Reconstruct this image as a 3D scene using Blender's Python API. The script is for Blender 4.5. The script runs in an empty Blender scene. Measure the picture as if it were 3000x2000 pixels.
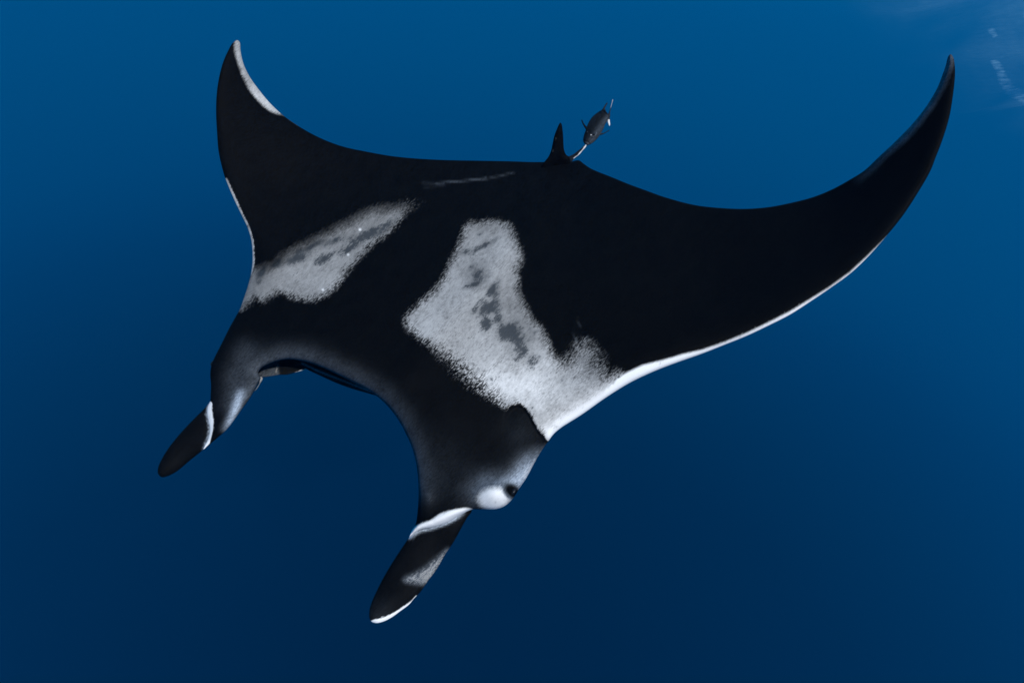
import bpy, math
import numpy as np
from mathutils import Vector, Matrix
from mathutils.geometry import delaunay_2d_cdt

scene = bpy.context.scene
COL = scene.collection

# ------------------------------------------------------------------ camera
DEPTH = -10.0                       # metres under the sea surface (z = 0)
ROLL = math.radians(5.0)
cam_right = Vector((math.cos(ROLL), 0, math.sin(ROLL)))
cam_up = Vector((-math.sin(ROLL), 0, math.cos(ROLL)))
cam_fwd = Vector((0, 1, 0))
cam_loc = Vector((0, 0, DEPTH))
cd = bpy.data.cameras.new('camera')
cd.sensor_width = 36.0
cd.lens = 20.0
cd.clip_start = 0.05
cd.clip_end = 2000.0
cam = bpy.data.objects.new('camera', cd)
COL.objects.link(cam)
cam.matrix_world = Matrix(((cam_right.x, cam_up.x, -cam_fwd.x, cam_loc.x),
                           (cam_right.y, cam_up.y, -cam_fwd.y, cam_loc.y),
                           (cam_right.z, cam_up.z, -cam_fwd.z, cam_loc.z),
                           (0, 0, 0, 1)))
scene.camera = cam

# ------------------------------------------------------------------ render / exposure
scene.render.engine = 'CYCLES'
vs = scene.view_settings
vs.view_transform = 'Standard'
vs.look = 'None'
vs.exposure = 0.0
vs.gamma = 1.0
vs.use_curve_mapping = False
cy = scene.cycles
cy.use_denoising = True
cy.denoising_prefilter = 'NONE'
cy.max_bounces = 5
cy.volume_bounces = 0
cy.transparent_max_bounces = 8


def lin(r, g, b):
    f = lambda c: (c / 255 / 12.92) if c <= 10 else ((c / 255 + 0.055) / 1.055) ** 2.4
    return (f(r), f(g), f(b), 1.0)


# ------------------------------------------------------------------ open water (the light field of the deep sea)
world = bpy.data.worlds.new('World')
scene.world = world
world.use_nodes = True
wn = world.node_tree.nodes
wl = world.node_tree.links
bg = wn['Background']
tc = wn.new('ShaderNodeTexCoord')
sx = wn.new('ShaderNodeSeparateXYZ')
wl.new(tc.outputs['Generated'], sx.inputs[0])
# open-water light: brighter upwards and towards the sun side, darkest straight down-sun and into the deep
om = wn.new('ShaderNodeMath')
om.operation = 'SUBTRACT'
om.inputs[0].default_value = 1.0
wl.new(sx.outputs['Y'], om.inputs[1])
ad = wn.new('ShaderNodeMath')
ad.operation = 'ADD'
wl.new(sx.outputs['Z'], ad.inputs[0])
wl.new(om.outputs[0], ad.inputs[1])
side = wn.new('ShaderNodeMath')
side.operation = 'MULTIPLY_ADD'
side.inputs[1].default_value = 0.10
wl.new(sx.outputs['X'], side.inputs[0])
wl.new(ad.outputs[0], side.inputs[2])
mr = wn.new('ShaderNodeMapRange')
mr.inputs['From Min'].default_value = -1
mr.inputs['From Max'].default_value = 2.4
wl.new(side.outputs[0], mr.inputs['Value'])
ramp = wn.new('ShaderNodeValToRGB')
ramp.color_ramp.interpolation = 'B_SPLINE'
stops = [(-1.0, (22, 48)), (-0.60, (28, 60)), (-0.37, (35, 69)), (-0.11, (43, 82)), (0.04, (49, 90)), (0.2, (57, 104)), (0.32, (66, 116)),
         (0.45, (71, 122)), (0.58, (76, 129)), (0.70, (79, 134)), (0.82, (86, 143)), (1.1, (94, 152)), (1.6, (103, 162)), (2.4, (112, 172))]
el = ramp.color_ramp.elements
while len(el) < len(stops):
    el.new(0.5)
for e, (z, c) in zip(el, stops):
    e.position = (z + 1) / 3.4
    g_, b_ = lin(0, c[0], c[1])[1:3]
    e.color = (0.0, (g_ - 0.0036) / 0.94, (b_ - 0.0137) / 0.945, 1)
wl.new(mr.outputs['Result'], ramp.inputs['Fac'])
wl.new(ramp.outputs['Color'], bg.inputs['Color'])
bg.inputs['Strength'].default_value = 1.0

# ------------------------------------------------------------------ sun, over the photographer's right shoulder
to_sun = (cam_right * 0.42 + cam_up * 0.24 - cam_fwd * 0.84).normalized()
sd_ = bpy.data.lights.new('sun', 'SUN')
sd_.energy = 3.6
sd_.angle = math.radians(3.0)
sd_.color = (1.0, 0.99, 0.975)
sun = bpy.data.objects.new('sun', sd_)
COL.objects.link(sun)
sun.rotation_euler = to_sun.to_track_quat('Z', 'Y').to_euler()

# ------------------------------------------------------------------ helpers
FPX = 1500.0 / (18.0 / cd.lens)
Rn, Un, Fn, Cn = (np.array(v) for v in (cam_right, cam_up, cam_fwd, cam_loc))


def place(x, y, z):
    """image pixels (x, y) unprojected through the camera at depth z in metres -> world"""
    x, y, z = (np.asarray(a, float) for a in (x, y, z))
    d = ((x - 1500) / FPX)[..., None] * Rn + ((1000 - y) / FPX)[..., None] * Un + Fn
    return Cn + d * z[..., None]


def tps(pts):
    """smooth surface through control points (x, y, value)"""
    a = np.array(pts, float)
    X = a[:, :2] / 500.0
    n = len(X)

    def ker(d2):
        return np.where(d2 > 0, d2 * np.log(np.maximum(d2, 1e-12)), 0)
    K = ker(((X[:, None] - X[None]) ** 2).sum(-1)) + np.eye(n) * 0.01
    Pm = np.hstack([np.ones((n, 1)), X])
    A = np.block([[K, Pm], [Pm.T, np.zeros((3, 3))]])
    w = np.linalg.solve(A, np.concatenate([a[:, 2], np.zeros(3)]))

    def f(x, y):
        q = np.stack([x, y], -1) / 500.0
        return ker(((q[:, None] - X[None]) ** 2).sum(-1)) @ w[:n] + w[n] + q @ w[n + 1:]
    return f


def spline(pts, step, closed=True):
    p = np.array(pts, float)
    n = len(p)
    out = []
    m = n if closed else n - 1
    for i in range(m):
        if closed:
            a, b, c, d = p[(i - 1) % n], p[i], p[(i + 1) % n], p[(i + 2) % n]
        else:
            a, b, c, d = p[max(i - 1, 0)], p[i], p[i + 1], p[min(i + 2, n - 1)]
        L = np.linalg.norm(c - b)
        k = max(1, int(round(L / step)))
        la, ld = max(np.linalg.norm(b - a), 1e-6), max(np.linalg.norm(d - c), 1e-6)
        m1 = ((c - b) / max(L, 1e-6) + (b - a) / la) * 0.5 * L
        m2 = ((c - b) / max(L, 1e-6) + (d - c) / ld) * 0.5 * L
        t = (np.arange(k) / k)[:, None]
        h = 2 * t**3 - 3 * t**2 + 1
        out.append(h * b + (t**3 - 2 * t**2 + t) * m1 + (-2 * t**3 + 3 * t**2) * c + (t**3 - t**2) * m2)
    if not closed:
        out.append(p[-1:])
    return np.vstack(out)


def seg_dist(q, line, closed=True):
    a = line
    b = np.roll(line, -1, 0) if closed else line[1:]
    a = a if closed else a[:-1]
    ab = b - a
    L2 = np.maximum((ab**2).sum(-1), 1e-9)
    out = np.empty(len(q))
    for i in range(0, len(q), 4000):
        c = q[i:i + 4000]
        t = np.clip(((c[:, None] - a) * ab).sum(-1) / L2, 0, 1)
        out[i:i + 4000] = np.sqrt((((a + t[..., None] * ab) - c[:, None])**2).sum(-1).min(1))
    return out


def inside(q, line):
    x, y = q[:, 0], q[:, 1]
    r = np.zeros(len(q), bool)
    n = len(line)
    for i in range(n):
        x1, y1 = line[i]
        x2, y2 = line[(i + 1) % n]
        if y1 != y2:
            c = ((y1 > y) != (y2 > y)) & (x < (x2 - x1) * (y - y1) / (y2 - y1) + x1)
            r ^= c
    return r


def sdist(q, line):
    """signed distance, positive inside"""
    d = seg_dist(q, line)
    return np.where(inside(q, line), d, -d)


def sm(e0, e1, x):
    t = np.clip((x - e0) / (e1 - e0), 0, 1)
    return t * t * (3 - 2 * t)


class Skin:
    """collects inflated sheets into one mesh with pigment attributes"""

    def __init__(self):
        self.v, self.f, self.n = [], [], 0
        self.at = {k: [] for k in ('chart', 'cover', 'tone', 'dusk', 'blot', 'grain')}

    def sheet(self, outline, depth, half, width, pigment, step=7.0, edge=5.0, bulge=None, under=0.8):
        line = spline(outline, edge)
        area = (line[:, 0] * np.roll(line[:, 1], -1) - np.roll(line[:, 0], -1) * line[:, 1]).sum()
        if area < 0:
            line = line[::-1]
        tg = np.roll(line, -1, 0) - np.roll(line, 1, 0)
        tg /= np.maximum(np.linalg.norm(tg, axis=1), 1e-9)[:, None]
        nin = np.stack([-tg[:, 1], tg[:, 0]], -1)
        pts = [line]
        rings = [r for r in (0.12, 0.38, 0.8, 1.4)]
        for r in rings:
            q = line + nin * r * step
            ok = inside(q, line) & (seg_dist(q, line) > 0.93 * r * step)
            pts.append(q[ok])
        x0, y0 = line.min(0)
        x1, y1 = line.max(0)
        gy = np.arange(y0, y1, step * 0.87)
        lat = np.vstack([np.stack([np.arange(x0 + (i % 2) * step / 2, x1, step), np.full(len(np.arange(x0 + (i % 2) * step / 2, x1, step)), y)], -1) for i, y in enumerate(gy)])
        lat = lat[inside(lat, line)]
        lat = lat[seg_dist(lat, line) > 1.4 * step + 0.45 * step]
        pts.append(lat)
        allp = np.vstack(pts)
        nb = len(line)
        ed = [(i, (i + 1) % nb) for i in range(nb)]
        rv, _, rf, _, _, _ = delaunay_2d_cdt([Vector(p) for p in allp], ed, [], 1, 1e-5)
        P = np.array([(p.x, p.y) for p in rv])
        F = np.array([tuple(t) for t in rf if len(t) == 3])
        d = seg_dist(P, line)
        on = d < 1e-3
        z = depth(P[:, 0], P[:, 1])
        T = half(P[:, 0], P[:, 1])
        w = np.maximum(width(P[:, 0], P[:, 1]), 3)
        u = np.clip(d / w, 0, 1)
        prof = np.sqrt(np.clip(1 - (1 - u)**2, 0, 1))
        h = np.maximum(T, 0.004) * prof
        up = h + (bulge(P, d) * np.clip(d / 6, 0, 1) if bulge else 0)
        top = place(P[:, 0], P[:, 1], z - up)
        bot = place(P[:, 0], P[:, 1], z + h * under)
        nv = len(P)
        low = np.arange(nv) + nv
        low[on] = np.arange(nv)[on]
        keep = np.concatenate([np.ones(nv, bool), ~on])
        remap = np.cumsum(keep) - 1
        # winding so that the upper sheet faces the camera
        a, b, c = P[F[:, 0]], P[F[:, 1]], P[F[:, 2]]
        cr = (b[:, 0] - a[:, 0]) * (c[:, 1] - a[:, 1]) - (b[:, 1] - a[:, 1]) * (c[:, 0] - a[:, 0])
        F[cr > 0] = F[cr > 0][:, [0, 2, 1]]
        V = np.vstack([top, bot])[keep]
        FF = np.vstack([remap[F], remap[low[F][:, ::-1]]])
        pg = pigment(P, d)
        full = {}
        pg.setdefault('grain', (1.0, 0.6))
        for k in ('cover', 'tone', 'dusk', 'blot', 'grain'):
            t_, b_ = pg[k]
            full[k] = np.concatenate([np.broadcast_to(t_, nv), np.broadcast_to(b_, nv)])[keep]
        ch = np.hstack([P / 100.0, np.zeros((nv, 1))])
        self.at['chart'].append(np.vstack([ch, ch + [0, 0, 3.0]])[keep])
        for k, v in full.items():
            self.at[k].append(v)
        self.v.append(V)
        self.f.append(FF + self.n)
        self.n += len(V)

    def build(self, name, material, parent):
        V = np.vstack(self.v)
        F = np.vstack(self.f)
        me = bpy.data.meshes.new(name)
        org = np.array(parent.location) if parent else np.zeros(3)
        me.from_pydata((V - org).tolist(), [], F.tolist())
        me.polygons.foreach_set('use_smooth', np.ones(len(me.polygons), bool))
        for k, parts in self.at.items():
            arr = np.concatenate(parts).astype(np.float32)
            if k == 'chart':
                a = me.attributes.new(k, 'FLOAT_VECTOR', 'POINT')
                a.data.foreach_set('vector', arr.ravel())
            else:
                a = me.attributes.new(k, 'FLOAT', 'POINT')
                a.data.foreach_set('value', arr)
        me.materials.append(material)
        me.update()
        o = bpy.data.objects.new(name, me)
        COL.objects.link(o)
        if parent:
            o.parent = parent
        return o


def plain(dusk, cover=0.0, tone=0.5):
    return lambda P, d: dict(cover=(cover, cover), tone=(tone, tone), dusk=(dusk, dusk), blot=(0.0, 0.0))


def ellipse(P, cx, cy, rx, ry, ang):
    """1 at the centre, 0.5 at the rim"""
    a = math.radians(ang)
    x, y = P[:, 0] - cx, P[:, 1] - cy
    u = (x * math.cos(a) + y * math.sin(a)) / rx
    v = (-x * math.sin(a) + y * math.cos(a)) / ry
    return np.clip(1 - 0.5 * np.sqrt(u * u + v * v), 0, 1)


# ------------------------------------------------------------------ materials
class NT:
    def __init__(self, name):
        self.m = bpy.data.materials.new(name)
        self.m.use_nodes = True
        self.t = self.m.node_tree
        self.n, self.l = self.t.nodes, self.t.links
        self.bsdf = self.n['Principled BSDF']

    def att(self, name):
        a = self.n.new('ShaderNodeAttribute')
        a.attribute_name = name
        return a

    def math(self, op, a, b=None, c=None, clamp=False):
        m = self.n.new('ShaderNodeMath')
        m.operation = op
        m.use_clamp = clamp
        for i, v in enumerate((a, b, c)):
            if v is None:
                continue
            if isinstance(v, (int, float)):
                m.inputs[i].default_value = v
            else:
                self.l.new(v, m.inputs[i])
        return m.outputs[0]

    def step(self, v, lo, hi, a=0.0, b=1.0):
        r = self.n.new('ShaderNodeMapRange')
        r.interpolation_type = 'SMOOTHSTEP'
        r.inputs['From Min'].default_value = lo
        r.inputs['From Max'].default_value = hi
        r.inputs['To Min'].default_value = a
        r.inputs['To Max'].default_value = b
        self.l.new(v, r.inputs['Value'])
        return r.outputs['Result']

    def noise(self, vec, scale, detail=2.0, rough=0.5, rot=None, stretch=(1, 1, 1)):
        mp = self.n.new('ShaderNodeMapping')
        mp.vector_type = 'TEXTURE'
        if rot is not None:
            mp.inputs['Rotation'].default_value = (0, 0, math.radians(rot))
        mp.inputs['Scale'].default_value = stretch
        self.l.new(vec, mp.inputs['Vector'])
        n = self.n.new('ShaderNodeTexNoise')
        n.inputs['Scale'].default_value = scale
        n.inputs['Detail'].default_value = detail
        n.inputs['Roughness'].default_value = rough
        self.l.new(mp.outputs['Vector'], n.inputs['Vector'])
        return n.outputs['Fac']

    def mix(self, f, a, b):
        m = self.n.new('ShaderNodeMix')
        m.data_type = 'RGBA'
        for s, v in ((m.inputs['Factor'], f), (m.inputs['A'], a), (m.inputs['B'], b)):
            if isinstance(v, tuple):
                s.default_value = v
            elif isinstance(v, (int, float)):
                s.default_value = v
            else:
                self.l.new(v, s)
        return m.outputs['Result']

    def grey(self, v, tint):
        c = self.n.new('ShaderNodeCombineColor')
        for i in range(3):
            self.l.new(self.math('MULTIPLY', v, tint[i]), c.inputs[i])
        return c.outputs[0]


def skin_material():
    k = NT('manta_skin')
    ch = k.att('chart').outputs['Vector']
    cover, tone, dusk, blot = (k.att(a).outputs['Fac'] for a in ('cover', 'tone', 'dusk', 'blot'))
    fine = k.noise(ch, 27.0, 2.0, 0.7, -42, (2.9, 1, 1))      # denticle streaks
    mid = k.noise(ch, 9.0, 3.0, 0.62, -48, (2.4, 1, 1))
    wide = k.noise(ch, 3.2, 3.0, 0.6, -50, (1.8, 1, 1))
    big = k.noise(ch, 1.1, 3.0, 0.55)
    n = k.math('ADD', k.math('MULTIPLY', k.math('SUBTRACT', fine, 0.5), 2.6), k.math('MULTIPLY', k.math('SUBTRACT', mid, 0.5), 0.8))
    n = k.math('ADD', n, k.math('MULTIPLY', k.math('SUBTRACT', wide, 0.5), 1.0))
    # clean white skin has a clean edge
    clean = k.step(tone, 0.66, 0.85)
    n = k.math('MULTIPLY', n, k.math('SUBTRACT', 1.0, k.math('MULTIPLY', clean, 0.8)))
    n = k.math('MULTIPLY', n, k.att('grain').outputs['Fac'])
    c01 = k.math('MINIMUM', cover, 1.0)
    amp = k.math('SUBTRACT', 1.0, k.math('MULTIPLY', k.math('ABSOLUTE', k.math('SUBTRACT', k.math('MULTIPLY', c01, 2.0), 1.0)), 0.7))
    m = k.step(k.math('ADD', cover, k.math('MULTIPLY', n, amp)), 0.17, 0.83)
    b = k.step(k.math('ADD', blot, k.math('ADD', k.math('MULTIPLY', n, 1.0), k.math('MULTIPLY', k.math('SUBTRACT', wide, 0.5), 2.2))), 0.22, 1.0)
    shade = k.math('ADD', 0.38, k.math('MULTIPLY', fine, 0.9))
    shade = k.math('ADD', shade, k.math('MULTIPLY', k.math('SUBTRACT', mid, 0.5), 0.75))
    shade = k.math('ADD', shade, k.math('MULTIPLY', k.math('SUBTRACT', big, 0.5), 0.8))
    shade = k.math('ADD', shade, k.math('MULTIPLY', k.math('SUBTRACT', wide, 0.5), 0.6))
    # pure white skin shows next to no grain
    shade = k.math('ADD', shade, k.math('MULTIPLY', k.step(tone, 0.62, 0.9), k.math('SUBTRACT', 1.02, shade)))
    light = k.grey(k.math('MULTIPLY', tone, shade), (1.0, 0.972, 0.935))
    light = k.mix(k.math('MULTIPLY', b, 0.92), light, (0.034, 0.040, 0.046, 1))
    dark = k.grey(k.math('MULTIPLY', dusk, k.math('MAXIMUM', 0.05, k.math('ADD', -1.0, k.math('ADD', k.math('MULTIPLY', fine, 2.2), k.math('ADD', k.math('MULTIPLY', mid, 0.7), k.math('MULTIPLY', wide, 1.1)))))), (0.88, 1.0, 1.15))
    col = k.mix(m, dark, light)
    k.l.new(col, k.bsdf.inputs['Base Color'])
    k.bsdf.inputs['Roughness'].default_value = 0.62
    k.bsdf.inputs['Specular IOR Level'].default_value = 0.025
    bp = k.n.new('ShaderNodeBump')
    bp.inputs['Strength'].default_value = 0.25
    bp.inputs['Distance'].default_value = 0.004
    k.l.new(fine, bp.inputs['Height'])
    k.l.new(bp.outputs['Normal'], k.bsdf.inputs['Normal'])
    return k.m


def eye_material():
    k = NT('eye_black')
    ch = k.n.new('ShaderNodeTexCoord').outputs['Object']
    nz = k.noise(ch, 60, 2)
    col = k.mix(nz, (0.006, 0.006, 0.007, 1), (0.012, 0.012, 0.014, 1))
    k.l.new(col, k.bsdf.inputs['Base Color'])
    k.bsdf.inputs['Roughness'].default_value = 0.35
    k.bsdf.inputs['Specular IOR Level'].default_value = 0.3
    return k.m


SKIN = skin_material()
EYE = eye_material()

# ------------------------------------------------------------------ sea surface overhead
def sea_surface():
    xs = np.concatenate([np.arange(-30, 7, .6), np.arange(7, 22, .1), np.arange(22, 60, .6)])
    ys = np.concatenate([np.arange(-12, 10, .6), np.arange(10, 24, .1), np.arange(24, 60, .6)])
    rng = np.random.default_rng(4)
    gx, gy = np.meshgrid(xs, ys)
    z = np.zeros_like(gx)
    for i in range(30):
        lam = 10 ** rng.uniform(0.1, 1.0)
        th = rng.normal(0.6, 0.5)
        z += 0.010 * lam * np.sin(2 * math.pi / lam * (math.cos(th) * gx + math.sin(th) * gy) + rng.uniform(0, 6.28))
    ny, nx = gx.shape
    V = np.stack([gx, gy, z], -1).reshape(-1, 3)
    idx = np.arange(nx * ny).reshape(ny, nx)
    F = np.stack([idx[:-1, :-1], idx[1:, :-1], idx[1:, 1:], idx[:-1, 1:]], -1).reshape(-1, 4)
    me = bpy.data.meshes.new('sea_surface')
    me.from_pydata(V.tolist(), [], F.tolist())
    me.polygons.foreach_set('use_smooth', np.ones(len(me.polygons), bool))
    # glints on the swell, painted as pale streaks: (x, y) ends and half width, metres

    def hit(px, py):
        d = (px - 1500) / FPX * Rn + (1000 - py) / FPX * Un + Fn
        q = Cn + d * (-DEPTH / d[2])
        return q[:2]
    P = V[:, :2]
    glint_mask = np.zeros(len(P))
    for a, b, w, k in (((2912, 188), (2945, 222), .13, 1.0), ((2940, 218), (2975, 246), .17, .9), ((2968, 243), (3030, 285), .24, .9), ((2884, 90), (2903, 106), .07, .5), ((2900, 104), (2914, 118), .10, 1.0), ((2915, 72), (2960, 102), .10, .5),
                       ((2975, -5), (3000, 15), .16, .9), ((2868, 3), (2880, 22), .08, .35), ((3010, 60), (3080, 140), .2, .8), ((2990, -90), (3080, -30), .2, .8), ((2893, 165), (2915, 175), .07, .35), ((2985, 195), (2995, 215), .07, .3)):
        glint_mask = np.maximum(glint_mask, k * np.clip(1.5 - seg_dist(P, np.array([hit(*a), hit(*b)]), closed=False) / w, 0, 1))
    at = me.attributes.new('glint_mask', 'FLOAT', 'POINT')
    at.data.foreach_set('value', glint_mask.astype(np.float32))
    # pale sheen of the rippled underside, painted in by position
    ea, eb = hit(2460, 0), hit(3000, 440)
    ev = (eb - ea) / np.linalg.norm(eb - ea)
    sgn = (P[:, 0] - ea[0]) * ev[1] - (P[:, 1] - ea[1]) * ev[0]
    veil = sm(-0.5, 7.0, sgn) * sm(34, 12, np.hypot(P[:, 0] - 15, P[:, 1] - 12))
    at = me.attributes.new('sheen_mask', 'FLOAT', 'POINT')
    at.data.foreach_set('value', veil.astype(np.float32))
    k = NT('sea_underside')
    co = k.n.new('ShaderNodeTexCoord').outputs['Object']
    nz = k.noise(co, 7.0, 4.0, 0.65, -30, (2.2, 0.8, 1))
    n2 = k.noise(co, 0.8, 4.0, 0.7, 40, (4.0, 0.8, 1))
    f = k.step(k.math('MULTIPLY', k.att('glint_mask').outputs['Fac'], k.math('ADD', -0.2, k.math('MULTIPLY', nz, 1.8))), 0.15, 1.35)
    r = k.math('MULTIPLY', k.att('sheen_mask').outputs['Fac'], k.math('ADD', 0.07, k.math('MULTIPLY', k.math('MULTIPLY', nz, n2), 1.1)))
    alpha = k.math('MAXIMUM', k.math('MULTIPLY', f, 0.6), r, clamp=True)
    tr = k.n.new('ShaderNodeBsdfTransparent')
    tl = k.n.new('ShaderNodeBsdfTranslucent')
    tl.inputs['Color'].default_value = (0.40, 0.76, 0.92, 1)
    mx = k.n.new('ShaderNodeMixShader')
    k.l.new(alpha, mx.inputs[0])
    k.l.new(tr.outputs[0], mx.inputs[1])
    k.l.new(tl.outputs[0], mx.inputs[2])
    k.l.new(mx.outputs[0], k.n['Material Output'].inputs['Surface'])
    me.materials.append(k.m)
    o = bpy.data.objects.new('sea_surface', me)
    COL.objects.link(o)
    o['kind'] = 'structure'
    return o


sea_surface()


# ------------------------------------------------------------------ the water itself, faintly blue between camera and animal
def water_haze():
    x0, x1, y0, y1, z0, z1 = -17, 17, -6, 17, DEPTH - 15, -1.8
    V = [(x, y, z) for x in (x0, x1) for y in (y0, y1) for z in (z0, z1)]
    F = [(0, 1, 3, 2), (4, 6, 7, 5), (0, 4, 5, 1), (2, 3, 7, 6), (0, 2, 6, 4), (1, 5, 7, 3)]
    me = bpy.data.meshes.new('haze')
    me.from_pydata(V, [], F)
    m = bpy.data.materials.new('sea_haze')
    m.use_nodes = True
    nt = m.node_tree
    nt.nodes.remove(nt.nodes['Principled BSDF'])
    v = nt.nodes.new('ShaderNodeVolumePrincipled')
    v.inputs['Color'].default_value = (0.03, 0.34, 0.95, 1)
    v.inputs['Density'].default_value = 0.0018
    nt.links.new(v.outputs[0], nt.nodes['Material Output'].inputs['Volume'])
    me.materials.append(m)
    o = bpy.data.objects.new('haze', me)
    COL.objects.link(o)
    o['kind'] = 'stuff'


water_haze()

# ------------------------------------------------------------------ manta ray
trail = [(702, 123), (705, 149), (714, 188), (733, 227), (761, 266), (791, 302), (827, 336), (866, 364), (911, 391), (960, 414), (1010, 431),
         (1071, 444), (1144, 457), (1210, 464), (1300, 469), (1400, 471), (1500, 473), (1560, 475), (1600, 475), (1640, 477), (1668, 476),
         (1680, 472), (1688, 470), (1697, 470), (1709, 479), (1720, 487), (1733, 495), (1756, 505), (1787, 517), (1843, 540), (1895, 559), (1945, 577),
         (2037, 601), (2118, 610), (2185, 612), (2251, 607), (2328, 592), (2384, 577), (2440, 554), (2491, 526), (2532, 500), (2579, 456),
         (2617, 421), (2655, 383), (2684, 351), (2709, 319), (2728, 290), (2746, 258), (2760, 223), (2771, 191), (2778, 166)]
rtip = [(2785, 159), (2792, 167)]
lead_r = [(2797, 191), (2798, 217), (2795, 255), (2790, 293), (2783, 335), (2773, 373), (2757, 421), (2741, 462), (2726, 500), (2685, 571), (2644, 633),
          (2593, 696), (2542, 753), (2491, 801), (2435, 842), (2379, 880), (2312, 923), (2251, 954), (2185, 985), (2123, 1010), (2057, 1036), (1986, 1061),
          (1930, 1082), (1873, 1107), (1838, 1125), (1777, 1163), (1700, 1217), (1668, 1237), (1643, 1253), (1621, 1272)]
head_r = [(1605, 1294), (1587, 1319), (1566, 1355), (1541, 1401), (1520, 1432), (1510, 1449), (1492, 1471), (1474, 1484), (1449, 1491), (1408, 1491), (1382, 1492)]
lobe_r = [(1347, 1509), (1306, 1531), (1265, 1545), (1230, 1553), (1210, 1564), (1199, 1573), (1206, 1554), (1217, 1536)]
rim = [(1223, 1503), (1226, 1457), (1225, 1406), (1219, 1357), (1206, 1308), (1192, 1276), (1175, 1243), (1150, 1206), (1127, 1180), (1101, 1158),
       (1073, 1139), (1031, 1118), (989, 1097), (943, 1076), (905, 1062), (874, 1055), (844, 1052), (813, 1057), (783, 1068), (763, 1080), (757, 1094)]
lobe_l = [(764, 1106), (752, 1129), (733, 1164), (706, 1202), (687, 1229), (664, 1258), (637, 1282), (612, 1303), (596, 1316), (610, 1284), (615, 1256),
          (611, 1233), (607, 1210), (609, 1190), (616, 1174)]
lead_l = [(617, 1156), (618, 1126), (616, 1099), (618, 1076), (626, 1053), (649, 1007), (676, 953), (692, 925), (703, 904), (714, 873), (725, 840), (735, 801),
          (739, 768), (739, 734), (735, 701), (725, 668), (708, 632), (692, 599), (678, 568), (661, 526), (649, 485), (640, 441), (636, 391), (633, 330),
          (635, 274), (642, 227), (653, 185), (667, 152), (683, 125), (695, 118)]
OUT = trail + rtip + lead_r + head_r + lobe_r + rim + lobe_l + lead_l

depth_c = [(1450, 780, 3.38), (1660, 470, 4.02), (1600, 560, 3.86), (1150, 1160, 2.84), (1000, 1097, 2.88), (860, 1050, 2.93), (1226, 1430, 2.68), (1300, 1200, 2.80),
           (1217, 1536, 2.60), (1360, 1500, 2.58), (1480, 1480, 2.59), (1560, 1360, 2.66), (1621, 1272, 2.74), (1700, 1217, 2.78), (1873, 1107, 2.76),
           (2057, 1036, 2.73), (2251, 954, 2.69), (2435, 842, 2.66), (2593, 696, 2.64), (2726, 500, 2.63), (2798, 217, 2.66), (2785, 159, 2.68),
           (2684, 351, 2.74), (2532, 500, 2.88), (2384, 577, 3.04), (2185, 612, 3.22), (2037, 601, 3.40), (1843, 540, 3.66), (1740, 500, 3.86),
           (2100, 830, 3.02), (1800, 850, 3.15), (1900, 700, 3.36), (1650, 1000, 3.02),
           (1400, 471, 3.93), (1210, 464, 3.84), (1010, 431, 3.75), (866, 364, 3.66), (761, 266, 3.58), (714, 188, 3.52), (697, 119, 3.48),
           (642, 227, 3.42), (633, 330, 3.40), (649, 485, 3.38), (692, 599, 3.36), (735, 701, 3.32), (739, 768, 3.27), (714, 873, 3.16), (649, 1007, 3.02),
           (616, 1099, 2.96), (612, 1200, 2.90), (615, 1303, 2.84), (706, 1202, 2.87), (764, 1106, 2.92), (1000, 700, 3.46), (1100, 560, 3.68), (900, 900, 3.14), (800, 560, 3.52), (1100, 950, 3.08)]
depth_body = tps(depth_c)
half_body = tps([(1450, 780, .17), (1560, 600, .12), (1640, 500, .05), (1300, 1050, .16), (1300, 1300, .11), (1000, 960, .14), (800, 1000, .10), (680, 1150, .05), (1440, 1400, .10),
                 (1280, 1500, .07), (1150, 700, .13), (900, 600, .07), (760, 400, .05), (660, 350, .03), (690, 160, .014), (1000, 480, .04), (1300, 500, .05), (1700, 900, .13), (2000, 800, .08), (2300, 700, .055),
                 (2550, 600, .04), (2700, 420, .024), (2780, 190, .012), (1900, 600, .05), (740, 800, .06), (1650, 1200, .10)])
width_body = tps([(1450, 780, 170), (1300, 1050, 110), (1640, 500, 60), (1000, 1050, 70), (1200, 1300, 70), (680, 1150, 50), (1440, 1400, 70), (1280, 1520, 34), (1150, 700, 150), (900, 600, 120), (700, 350, 60), (690, 160, 22),
                  (1700, 1100, 90), (2000, 950, 80), (2300, 750, 90), (2600, 550, 50), (2780, 200, 20), (1900, 600, 90), (740, 780, 60)])

crease = spline([(1484, 1204), (1503, 1189), (1523, 1184), (1539, 1196), (1554, 1214), (1564, 1235), (1574, 1258), (1590, 1275), (1601, 1288), (1610, 1296)], 4, closed=False)
pocket = np.vstack([crease, [(1570, 1350), (1500, 1320), (1470, 1260)]])


def bulge_body(P, d):
    b = 0.045 * np.exp(-(((P[:, 0] - 1450) / 48)**2 + ((P[:, 1] - 1447) / 40)**2))      # brow over the eye
    b += 0.02 * np.exp(-(((P[:, 0] - 1250) / 22)**2 + ((P[:, 1] - 1460) / 30)**2))
    sdp = sdist(P, pocket)
    dc = seg_dist(P, crease, closed=False)
    b += np.where(sdp > 0, -0.030 * sm(0, 9, sdp) * np.exp(-dc / 30), 0.010 * np.exp(-dc / 14))
    # low ridge along the spine
    ax = spline([(1650, 490), (1560, 640), (1440, 800), (1300, 960), (1180, 1110)], 12, closed=False)
    b += 0.02 * np.exp(-(seg_dist(P, ax, closed=False) / 60)**2)
    # white lip of the folded head fin stands a little proud
    lip = spline([(1218, 1546), (1262, 1532), (1300, 1514), (1340, 1500), (1376, 1491)], 6, closed=False)
    b += 0.014 * np.exp(-(seg_dist(P, lip, closed=False) / 10)**2)
    return b


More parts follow.
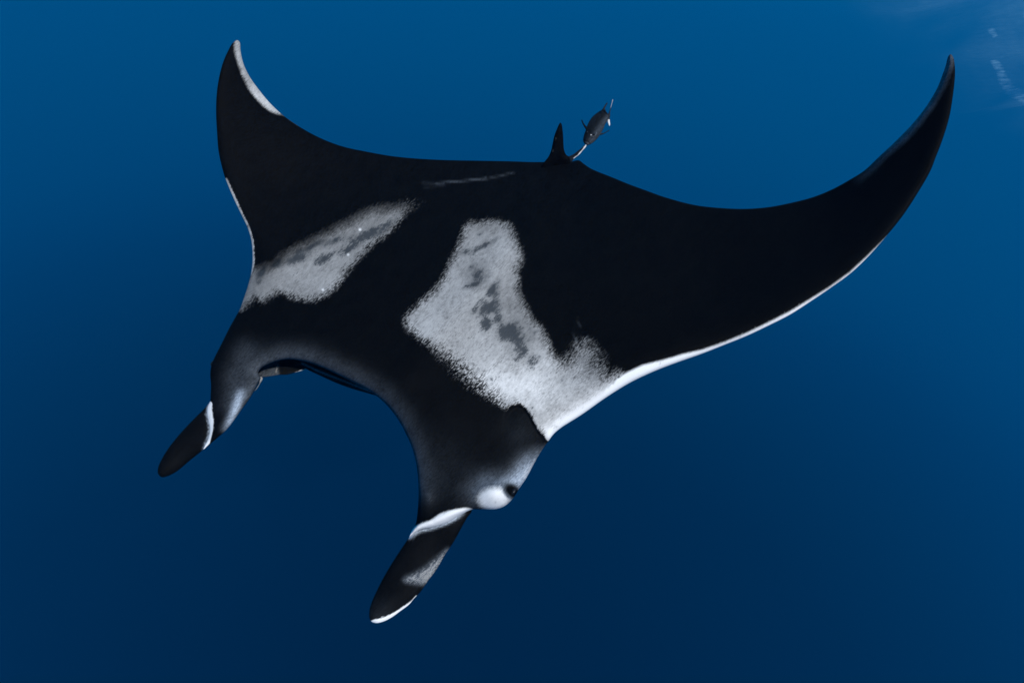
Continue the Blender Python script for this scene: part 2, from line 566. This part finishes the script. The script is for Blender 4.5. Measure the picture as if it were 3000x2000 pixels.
def zG(*pts):
    return [(1100 + x / 2.09, 550 + y / 2.09) for x, y in pts]


def zA(*pts):
    return [(600 + x / 1.803, 80 + y / 1.803) for x, y in pts]


def zB(*pts):
    return [(400 + x / 2.6133, 850 + y / 2.6133) for x, y in pts]


def zC(*pts):
    return [(1000 + x / 1.96, 1100 + y / 1.96) for x, y in pts]


patch_r = spline(zG((560, 215), (640, 195), (740, 195), (820, 215), (855, 270), (880, 340), (905, 420), (900, 475), (878, 510), (888, 560), (890, 640), (930, 720), (960, 780),
                    (1030, 860), (1060, 920), (1090, 990), (1130, 1045), (1180, 1010), (1220, 950), (1270, 925), (1330, 950), (1400, 1040), (1430, 1120), (1500, 1120), (1560, 1250), (1400, 1350), (1080, 1570),
                    (1040, 1545), (1000, 1510), (940, 1450), (890, 1370), (840, 1345), (800, 1350), (720, 1300), (640, 1240), (570, 1180), (500, 1110), (430, 1050), (370, 1000), (290, 950), (220, 890), (175, 835), (190, 770),
                    (250, 710), (330, 640), (400, 560), (450, 450), (490, 370), (520, 290)), 8)
patch_l = spline(zA((1120, 905), (1000, 940), (880, 960), (800, 1000), (700, 1050), (600, 1100), (500, 1150), (420, 1195), (360, 1245), (290, 1262), (235, 1290), (180, 1400), (160, 1480), (190, 1490), (240, 1462), (270, 1440), (300, 1455), (350, 1420),
                    (400, 1405), (450, 1428), (520, 1440), (600, 1435), (660, 1402), (720, 1350), (770, 1270), (830, 1210), (900, 1140), (970, 1090), (1020, 1040), (1100, 975), (1190, 925), (1170, 905)), 8)
edge_r = np.array([(1760, 1150), (1802, 1112), (1838, 1090), (1884, 1069), (1945, 1054), (2006, 1036), (2057, 1025), (2123, 1002), (2185, 977), (2251, 945), (2312, 914), (2373, 877),
                   (2435, 838), (2491, 797), (2542, 750), (2600, 692), (2680, 660), (2500, 900), (2100, 1100), (1800, 1230)], float)
tip_l = spline(zA((160, 60), (154, 90), (162, 150), (187, 230), (222, 310), (272, 380), (322, 428), (372, 455), (425, 468), (470, 500), (600, 560), (420, 380), (260, 200), (210, 60)), 8)
tip_r = spline([(2788, 160), (2787, 185), (2778, 215), (2765, 248), (2750, 275), (2735, 305), (2716, 331), (2688, 368), (2655, 405), (2622, 434), (2590, 462), (2556, 500), (2500, 540), (2480, 520), (2540, 470),
                (2640, 370), (2720, 270), (2760, 180)], 8)
band_r = spline(zC((380, 930), (405, 880), (440, 856), (520, 826), (560, 797), (640, 770), (740, 762), (756, 772), (680, 806), (600, 848), (520, 872), (450, 886), (405, 918)), 6)
grey_rim = spline(zB((760, 500), (900, 440), (1050, 370), (1250, 375), (1420, 410), (1600, 500), (1760, 600), (1950, 700), (2060, 820), (2180, 1000), (2300, 1250), (2420, 1568), (2450, 1640), (2200, 1700), (2100, 1600), (2060, 1000), (1500, 700), (1100, 600),
                    (900, 800), (800, 1000), (700, 1060), (700, 960), (600, 920), (620, 800), (680, 620)), 10)
lick_l = spline(zB((775, 765), (822, 770), (806, 830), (800, 900), (770, 975), (690, 1068), (708, 960), (728, 870)), 5)
fold_l = np.array(zB((548, 845), (580, 860), (574, 905), (588, 1000), (582, 1075), (558, 1170), (500, 1235), (530, 1130), (545, 1060), (540, 1000), (533, 900)), float)
smudge = [(1150, 1180), (1218, 1210)]


def pig_body(P, d):
    n = len(P)
    x, y = P[:, 0], P[:, 1]
    cover = np.zeros(n)
    tone = np.full(n, 0.5)

    def lay(c, t):
        nonlocal cover, tone
        tone = np.where(c > cover, t, tone)
        cover = np.maximum(cover, c)
    s = sdist(P, patch_r)
    # the speckled margin is wide along the front and beside the notch, tighter elsewhere
    wid = 24 + 30 * np.exp(-(((x - 1350) / 160)**2 + ((y - 1110) / 90)**2)) + 34 * np.exp(-(((x - 1740) / 70)**2 + ((y - 1050) / 90)**2))
    c = np.clip(0.40 + s / (2 * wid), 0, 1)
    c *= 0.86 - 0.16 * np.exp(-(((x - 1700) / 90)**2 + ((y - 1080) / 80)**2))
    c = np.where(s > 0, c, c * np.clip(1 + s / (2.2 * wid), 0, 1))
    gs = lambda cx, cy_, rx, ry: np.exp(-(((x - cx) / rx)**2 + ((y - cy_) / ry)**2))
    t = 0.35 + 0.38 * gs(1500, 1130, 170, 100) + 0.09 * gs(1270, 940, 110, 90) - 0.10 * gs(1540, 900, 70, 140) - 0.10 * gs(1730, 1050, 80, 70) - 0.08 * gs(1400, 640, 120, 60) + 0.08 * gs(1470, 760, 50, 60)
    grain = 0.55 + 0.50 * gs(1330, 1080, 190, 140) - 0.20 * gs(1600, 850, 120, 200)
    lay(c, t)
    # the left shoulder
    s = sdist(P, patch_l)
    up_ = sm(60, 0, seg_dist(P, np.array(zA((1180, 900), (1000, 940), (880, 960), (800, 1000), (700, 1050), (600, 1100), (500, 1150), (420, 1195), (330, 1260)), float), closed=False))   # the smooth upper border
    w_ = 21 + 14 * up_
    c = np.clip(0.42 + 0.06 * up_ + s / (2 * w_), 0, 1) * (0.90 - 0.12 * up_) * (0.25 + 0.75 * sm(1262, 1130, x))
    lay(c, 0.30 - 0.11 * up_ - 0.08 * gs(750, 830, 60, 90) + 0.06 * gs(930, 830, 100, 50))
    grain = np.where((x < 1180) & (s > -90), 0.80 - 0.65 * up_ - 0.3 * gs(740, 830, 50, 90), grain)
    # white leading edges
    s = sdist(P, edge_r)
    lay(np.clip(0.5 + s / 16, 0, 1.5), 0.95)
    # the shoulder brightens softly into the white edge
    le = seg_dist(P, np.array(lead_r[17:], float), closed=False)
    k = sm(85, 2, le)**2.6 * sm(1900, 1790, x)
    tone = np.where(cover > 0.01, np.maximum(tone, tone + (0.95 - tone) * k), tone)
    cover = np.maximum(cover, k * 0.95 * (x < 1860) * (y < 1300) * (cover > 0.05))
    lay(np.clip(1.1 - seg_dist(P, np.array(lead_l[17:20] + lead_l[11:17][::-1], float), closed=False) / 9, 0, 1) * (y < 800) * (x < 760), 0.45)
    lay(np.clip(1.1 - seg_dist(P, np.array([(735, 800), (741, 768), (741, 734), (737, 701), (727, 668), (710, 632), (694, 599), (670, 545)], float), closed=False) / 7, 0, 0.8) * sm(540, 640, y), 0.5)
    # wing tips
    tl_ = sdist(P, tip_l)
    grain = np.where((tl_ > -40) & (y < 520), 0.22, grain)
    lay(np.clip(0.42 + tl_ / 20, 0, 1.0), 0.50)
    # pocket behind the eye is dark
    sp = sdist(P, pocket)
    cover *= 1 - sm(-3, 2, sp)
    # flank of the head: pale towards the edge
    fl = seg_dist(P, np.array([(1608, 1290), (1587, 1319), (1566, 1355), (1541, 1401), (1522, 1430)], float), closed=False)
    lay(np.clip(0.95 - fl / (26 + 26 * sm(1300, 1420, y)), 0, 1) * sm(1285, 1370, y) * 0.45, 0.5)
    # brow
    e = np.sqrt(((x - 1448) / 45)**2 + ((y - 1461) / 33)**2)
    lay(np.clip(1.42 - 0.92 * e, 0, 1.4) * sm(0.6, 1.4, np.hypot((x - 1504) / 26, (y - 1438) / 22)), 0.82)
    ey = np.sqrt((((x - 1502) * .8 + (y - 1438) * .6) / 23)**2 + ((-(x - 1502) * .6 + (y - 1438) * .8) / 15)**2)
    cover *= sm(0.8, 1.75, ey)
    # folded lip of the head fins
    lay(np.clip(0.5 + sdist(P, band_r) / 13, 0, 1.4), 0.86)
    lay(np.clip(0.6 + sdist(P, fold_l) / 6, 0, 1.4), 0.9)
    # scars and parasites
    scar = np.zeros(n)
    for (x0, y0, x1, y1, w, a) in ((1236, 535, 1300, 537, 3, .05), (1275, 537, 1425, 524, 3, .09), (1425, 524, 1505, 506, 3.5, .05), (1370, 529, 1422, 522, 3, .10), (1245, 548, 1300, 546, 3, .03),
                                   (1700, 1010, 1722, 985, 3, .06), (1690, 1000, 1680, 975, 3, .05), (1700, 960, 1690, 930, 3, .03),
                                   (1052, 674, 1056, 672, 3.0, .5), (1021, 746, 1024, 745, 3.4, .8), (946, 849, 948, 848, 4.5, .9)):
        dd = seg_dist(P, np.array([(x0, y0), (x1, y1)], float), closed=False)
        scar = np.maximum(scar, (a if a > .4 else a * .5) * np.exp(-(dd / (w * .8))**2))
        if a > .4:
            lay(np.clip(1.6 - dd / w, 0, 1.3), 0.9)
    # dark blotches inside the shoulder patches
    blot = np.zeros(n)
    for cx, cy_, rx, ry, an in [(1430, 713, 24, 8, -28), (1398, 800, 22, 24, 10), (1395, 833, 24, 9, -20), (1448, 850, 14, 22, 25), (1428, 907, 34, 22, -25), (1425, 945, 20, 14, -50), (1462, 938, 18, 16, 10), (1500, 972, 44, 28, 25), (1512, 992, 20, 16, 30),
                                (1375, 735, 26, 9, -15), (1530, 1035, 40, 25, 40), (1075, 688, 60, 13, -26), (1020, 727, 40, 10, -26), (955, 755, 26, 10, -30), (865, 757, 40, 13, -22), (810, 770, 26, 8, -40), (980, 705, 30, 8, -26), (900, 728, 50, 8, -22), (765, 800, 26, 9, -58)]:
        strong = 1.0 if rx > 12 and (cx, cy_) not in ((1530, 1035), (1375, 735)) else .7
        blot = np.maximum(blot, ellipse(P, cx, cy_, rx, ry, an) * (1.22 if strong == 1.0 else 1.0))
    dusk = np.full(n, 0.0028)
    dr = seg_dist(P, np.array(rim[1:] + lobe_l[:3], float), closed=False)
    g = sm(-40, 110, sdist(P, grey_rim))
    fade = sm(1540, 1400, y)
    dusk += 0.008 * g * fade + 0.046 * np.exp(-(dr / 36)**2) * fade + 0.03 * np.exp(-(dr / 12)**2) * fade
    lob = np.exp(-(seg_dist(P, np.array([(720, 1030), (690, 1100), (680, 1180)], float), closed=False) / 34)**2)
    dusk += 0.028 * lob
    lk = seg_dist(P, spline(zB((800, 770), (775, 850), (755, 920), (715, 1020), (690, 1070)), 5, closed=False), closed=False)
    dusk += 0.30 * np.exp(-(lk / 13)**2) * sm(1125, 1165, y) * sm(1290, 1225, y)
    tr_ = np.clip(0.5 + sdist(P, tip_r) / 22, 0, 1)
    dusk += 0.15 * tr_ * sm(2480, 2660, x)
    dusk += 0.007 * np.exp(-(((x - 1300) / 80)**2 + ((y - 1370) / 90)**2))
    dusk += 0.008 * np.exp(-(((x - 1530) / 60)**2 + ((y - 1270) / 60)**2))
    # soft pale haze of skin round the brow and up the flank
    dusk += 0.15 * np.exp(-(((x - 1440) / 58)**2 + ((y - 1438) / 44)**2)) * sm(0.8, 1.9, ey)
    dusk += 0.46 * np.exp(-(fl / 40)**2) * sm(1290, 1410, y) * sm(0.8, 1.9, ey)
    dusk += scar
    dusk += 0.03 * np.exp(-(((x - 1256) / 9)**2 + ((y - 1455) / 14)**2))
    # belly: pale with a dusky margin
    vc = np.clip(0.2 + d / 90, 0, 0.95)
    return dict(cover=(np.clip(cover, 0, 1.4), vc), tone=(tone, 0.6), dusk=(dusk, 0.05), blot=(np.clip(blot, 0, 1), 0.0), grain=(grain, 0.5))


manta = bpy.data.objects.new('manta_ray', None)
COL.objects.link(manta)
manta.location = Vector(place(1450, 780, 3.5))
manta['label'] = 'huge black manta ray with white shoulder patches gliding through open blue water'
manta['category'] = 'manta ray'

S = Skin()
S.sheet(OUT, depth_body, half_body, width_body, pig_body, bulge=bulge_body)

const = lambda v: (lambda x, y: np.full(len(x), float(v)))

# outer blade of the right head fin, rolled out from under the head
fin_r = [(1382, 1494), (1367, 1518), (1347, 1554), (1327, 1590), (1306, 1620), (1281, 1664), (1255, 1699), (1230, 1735), (1213, 1752), (1199, 1769), (1173, 1789), (1148, 1807), (1122, 1820), (1100, 1824),
         (1087, 1819), (1082, 1807), (1084, 1779), (1097, 1745), (1115, 1707), (1138, 1666), (1163, 1626), (1189, 1587), (1200, 1570), (1225, 1525), (1300, 1480), (1365, 1462)]
dep_fr = tps([(1380, 1494, 2.64), (1200, 1570, 2.615), (1365, 1462, 2.70), (1240, 1520, 2.66), (1300, 1530, 2.625), (1300, 1620, 2.62), (1163, 1626, 2.60), (1230, 1735, 2.53), (1100, 1740, 2.53), (1100, 1824, 2.47)])
smear = spline(zC((612, 1000), (565, 1090), (525, 1160), (485, 1190), (430, 1187), (365, 1172), (420, 1140), (480, 1108), (540, 1060)), 5)
whitetip = spline(zC((430, 1262), (400, 1292), (350, 1328), (290, 1365), (240, 1388), (180, 1402), (150, 1420), (240, 1440), (350, 1370), (430, 1300)), 5)


def pig_fin_r(P, d):
    sd2 = sdist(P, smear)
    c = np.clip(0.30 + sd2 / 40, 0, 0.7)
    t = np.full(len(P), 0.34)
    wt = np.clip(0.5 + sdist(P, whitetip) / 7, 0, 1.4)
    t = np.where(wt > c, 0.95, t)
    c = np.maximum(c, wt)
    tipd = np.hypot(P[:, 0] - 1105, P[:, 1] - 1800)
    dusk = 0.004 + 0.010 * np.exp(-(tipd / 45)**2) + 0.16 * sm(-16, 22, sd2)
    lipd = seg_dist(P, np.array([(1199, 1573), (1210, 1564), (1230, 1553), (1265, 1545), (1306, 1531), (1347, 1509), (1378, 1493)], float), closed=False)
    dusk = dusk + 0.5 * np.exp(-(lipd / 5)**2) * sm(1370, 1330, P[:, 0])
    return dict(cover=(c, 0.5), tone=(t, 0.5), dusk=(dusk, 0.02), blot=(0.0, 0.0))


S.sheet(fin_r, dep_fr, const(0.035), const(60), pig_fin_r)

# outer blade of the left head fin
fin_l = [(622, 1172), (603, 1192), (568, 1227), (530, 1267), (496, 1309), (475, 1342), (464, 1367), (463, 1386), (473, 1397), (488, 1395), (515, 1382), (553, 1351), (595, 1317), (616, 1300), (640, 1262), (644, 1215), (638, 1185)]
fold_edge = np.array([(616, 1174), (609, 1190), (607, 1210), (611, 1233), (615, 1256), (610, 1284), (597, 1315)], float)
S.sheet(fin_l, tps([(622, 1172, 2.95), (616, 1300, 2.87), (644, 1220, 2.96), (612, 1240, 2.91), (530, 1267, 2.88), (553, 1351, 2.86), (465, 1390, 2.80)]), const(0.03), const(45),
        lambda P, d: dict(cover=(0.0, 0.2), tone=(0.5, 0.5), dusk=(0.004 + 0.3 * np.exp(-(seg_dist(P, fold_edge, closed=False) / 3)**2), 0.02), blot=(0.0, 0.0)))

# far edge of the same fin, just showing
S.sheet([(764, 1100), (770, 1108), (762, 1124), (752, 1140), (745, 1146), (740, 1130), (750, 1105)], const(3.02), const(0.012), const(8), plain(0.03, 0.9, 0.35), step=3, edge=3)

# lower jaw and the inside of the mouth
jaw = [(850, 1046), (885, 1072), (900, 1082), (936, 1099), (982, 1120), (1028, 1137), (1073, 1150), (1106, 1159), (1128, 1160), (1060, 1105), (960, 1050), (890, 1030)]


def pig_jaw(P, d):
    gum = spline([(885, 1064), (930, 1085), (980, 1105), (1040, 1128), (1085, 1146)], 5, closed=False)
    dd = seg_dist(P, gum, closed=False)
    dk = 0.004 + 0.16 * np.exp(-(dd / 2.6)**2) + 0.01 * np.exp(-((dd - 8) / 5)**2)
    return dict(cover=(0.0, 0.9), tone=(0.3, 0.6), dusk=(dk, 0.3), blot=(0.0, 0.0))


S.sheet(jaw, tps([(850, 1046, 3.10), (1106, 1159, 3.0), (960, 1050, 3.12), (982, 1120, 3.04), (1128, 1160, 3.0), (890, 1030, 3.14)]), const(0.03), const(14), pig_jaw, step=4, edge=4)
cheek = [(740, 1078), (752, 1098), (768, 1104), (798, 1101), (817, 1098), (840, 1097), (862, 1092), (880, 1087), (897, 1081), (912, 1066), (880, 1034), (800, 1030), (745, 1050)]


def pig_cheek(P, d):
    x, y = P[:, 0], P[:, 1]
    dk = 0.05 * sm(822, 812, x) + 0.006
    dk += 0.025 * np.exp(-(((x - 872) / 14)**2 + ((y - 1070) / 5)**2))
    dk *= 1 - 0.75 * np.exp(-((np.hypot((x - 757), (y - 1080)) - 9) / 3.5)**2)
    dk += 0.04 * np.exp(-(((x - 790 + (y - 1070) * 0.9) / 7)**2 + ((y - 1068) / 9)**2))
    ln = seg_dist(P, np.array([(814, 1066), (808, 1092)], float), closed=False)
    c = np.clip(1.0 - ln / 3.5, 0, 0.9)
    ed = seg_dist(P, np.array([(864, 1093), (898, 1081)], float), closed=False)
    c2 = np.clip(1.1 - ed / 5, 0, 1)
    return dict(cover=(np.maximum(c, c2), 0.9), tone=(np.where(c2 > c, 0.5, 0.22), 0.6), dusk=(dk, 0.2), blot=(0.0, 0.0))


S.sheet(cheek, tps([(740, 1078, 3.05), (800, 1100, 3.05), (897, 1081, 3.10), (880, 1034, 3.2), (745, 1050, 3.15)]), const(0.03), const(22), pig_cheek, step=4, edge=4)

# dorsal fin and tail
dfin = [(1585, 489), (1596, 473), (1605, 462), (1613, 446), (1619, 421), (1624, 398), (1632, 377), (1638, 364), (1642, 359), (1645, 363), (1648, 379), (1650, 402), (1651, 425), (1653, 441), (1659, 454), (1668, 460), (1672, 490), (1630, 510)]


def pig_df(P, d):
    c = np.zeros(len(P))
    for a, b in (((1629, 402), (1626, 414)), ((1631, 398), (1632, 404)), ((1620, 438), (1619, 444))):
        c = np.maximum(c, 0.42 * np.clip(1.2 - seg_dist(P, np.array([a, b], float), closed=False) / 1.8, 0, 1))
    return dict(cover=(c, 0.0), tone=(0.12, 0.1), dusk=(0.003, 0.003), blot=(0.0, 0.0))


S.sheet(dfin, tps([(1590, 480, 3.95), (1672, 480, 3.99), (1642, 360, 3.84), (1630, 510, 4.06), (1600, 474, 3.96)]), const(0.03), const(16), pig_df, step=4, edge=4)
tail = [(1655, 470), (1666, 459), (1680, 452), (1693, 442), (1705, 433), (1713, 425), (1718, 423), (1719, 427), (1708, 440), (1697, 453), (1683, 464), (1674, 475), (1664, 482)]


def pig_tail(P, d):
    wl_ = seg_dist(P, np.array([(1682, 464), (1697, 452), (1708, 439), (1718, 424)], float), closed=False)
    return dict(cover=(np.clip(1.1 - wl_ / 3.0, 0, 1.3), 0.8), tone=(0.7, 0.7), dusk=(0.012, 0.02), blot=(0.0, 0.0))


S.sheet(tail, tps([(1655, 470, 4.0), (1664, 482, 4.0), (1718, 423, 4.34), (1690, 450, 4.14)]), const(0.018), const(7), pig_tail, step=3, edge=3)
body = S.build('body', SKIN, manta)


def eyeball(x, y, z, r, parent, axes=(1.0, 0.8, 0.7)):
    me = bpy.data.meshes.new('eye')
    V, F = [], []
    nu, nv = 20, 12
    for j in range(nv + 1):
        th = math.pi * j / nv
        for i in range(nu):
            ph = 2 * math.pi * i / nu
            rr = r * (1 + 0.06 * math.cos(3 * ph) * math.sin(th))
            V.append((rr * axes[0] * math.sin(th) * math.cos(ph), rr * axes[1] * math.sin(th) * math.sin(ph), rr * axes[2] * math.cos(th)))
    for j in range(nv):
        for i in range(nu):
            a, b = j * nu + i, j * nu + (i + 1) % nu
            F.append((a, b, b + nu, a + nu))
    me.from_pydata(V, [], F)
    me.polygons.foreach_set('use_smooth', np.ones(len(me.polygons), bool))
    me.materials.append(EYE)
    o = bpy.data.objects.new('eye', me)
    COL.objects.link(o)
    o.parent = parent
    o.location = Vector(place(x, y, z)) - parent.location
    o.rotation_euler = (0, -0.9, 0.3)
    return o


eyeball(1503, 1438, 2.548, 0.020, manta, (1.0, 0.85, 0.5))
eyeball(629, 1064, 3.0, 0.024, manta)

# ------------------------------------------------------------------ jack swimming behind the tail
fish = bpy.data.objects.new('jack_fish', None)
COL.objects.link(fish)
FZ = 0.34
fish.location = Vector(place(1745, 375, 4.25 + FZ))
fish['label'] = 'small dark grey jack fish hovering nose down above the tail of the manta ray'
fish['category'] = 'fish'


def zF(*pts):
    return [(1500 + x / 5.2275, 230 + y / 5.2275) for x, y in pts]


Q = Skin()
fbody = zF((1150, 1022), (1112, 1000), (1092, 965), (1092, 915), (1108, 850), (1130, 790), (1158, 710), (1190, 645), (1235, 585), (1300, 530), (1370, 485), (1400, 466), (1418, 475), (1440, 520), (1470, 565), (1476, 610), (1455, 655),
           (1425, 705), (1400, 770), (1365, 835), (1310, 915), (1250, 975), (1200, 1008))
fdepth = tps([(*zF((1150, 1000))[0], 4.16 + FZ), (*zF((1250, 800))[0], 4.27 + FZ), (*zF((1465, 580))[0], 4.52 + FZ), (*zF((1100, 800))[0], 4.27 + FZ), (*zF((1400, 850))[0], 4.27 + FZ)])


def pig_fish(P, d):
    x = (P[:, 0] - 1500) * 5.2275
    y = (P[:, 1] - 230) * 5.2275
    p = np.stack([x, y], -1)
    keel = seg_dist(p, np.array([(1130, 900), (1230, 650), (1410, 470)], float), closed=False)
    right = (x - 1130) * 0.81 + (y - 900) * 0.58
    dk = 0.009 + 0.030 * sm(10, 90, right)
    mouth = seg_dist(p, spline([(1092, 935), (1130, 955), (1165, 965), (1198, 1000)], 8, closed=False), closed=False)
    dk *= 1 - 0.85 * np.exp(-(mouth / 9)**2)
    dk += 0.02 * np.exp(-((mouth - 18) / 9)**2) * sm(940, 990, y)
    gill = seg_dist(p, spline([(1250, 885), (1275, 870), (1290, 845), (1292, 825)], 8, closed=False), closed=False)
    dk += 0.05 * np.exp(-(gill / 7)**2)
    dk *= 1 - 0.6 * np.exp(-(((x - 1262) / 16)**2 + ((y - 855) / 20)**2))
    nd = np.hypot(x - 1212, y - 864)
    c = np.clip(1.5 - nd / 11, 0, 1)
    return dict(cover=(c, 0.7), tone=(0.6, 0.3), dusk=(dk, 0.05), blot=(0.0, 0.0))


Q.sheet(fbody, fdepth, const(0.055), const(20), pig_fish, step=2.0, edge=2.0)
cf = lambda z: const(z + FZ)
# first dorsal sickle, tail lobes, breast fins
Q.sheet(zF((1385, 485), (1400, 445), (1430, 400), (1455, 370), (1464, 372), (1445, 415), (1425, 455), (1420, 490)), cf(4.45), const(0.008), const(2), plain(0.02), step=2, edge=2)
Q.sheet(zF((1405, 470), (1425, 470), (1440, 505), (1465, 540), (1470, 565), (1440, 545), (1420, 510)), cf(4.52), const(0.008), const(2), plain(0.012), step=2, edge=2)
Q.sheet(zF((1455, 570), (1485, 520), (1505, 450), (1525, 375), (1540, 320), (1545, 322), (1532, 390), (1514, 460), (1502, 530), (1500, 590), (1480, 620)), cf(4.58), const(0.008), const(2),
        lambda P, d: dict(cover=(0.95 * sm(322, 312, P[:, 1]), 0.8), tone=(0.42, 0.4), dusk=(0.02, 0.02), blot=(0.0, 0.0)), step=2, edge=2)
Q.sheet(zF((1468, 610), (1490, 600), (1498, 650), (1498, 725), (1490, 733), (1476, 705), (1462, 660)), cf(4.50), const(0.008), const(2),
        lambda P, d: dict(cover=(1.1 * sm(347, 354, P[:, 1]), 0.8), tone=(0.75, 0.4), dusk=(0.03, 0.02), blot=(0.0, 0.0)), step=2, edge=2)
Q.sheet(zF((1140, 790), (1118, 762), (1090, 715), (1068, 665), (1062, 635), (1072, 632), (1090, 670), (1120, 715), (1150, 745), (1160, 780)), cf(4.26), const(0.008), const(2.5), plain(0.006), step=2, edge=2)
Q.sheet(zF((1345, 845), (1400, 835), (1450, 812), (1490, 790), (1494, 794), (1460, 818), (1400, 852), (1345, 866)), cf(4.26), const(0.006), const(2), plain(0.02), step=2, edge=2)
fishbody = Q.build('body', SKIN, fish)
eyeball(*zF((1262, 858))[0], 4.175 + FZ, 0.010, fish)
eyeball(*zF((1152, 822))[0], 4.185 + FZ, 0.008, fish)
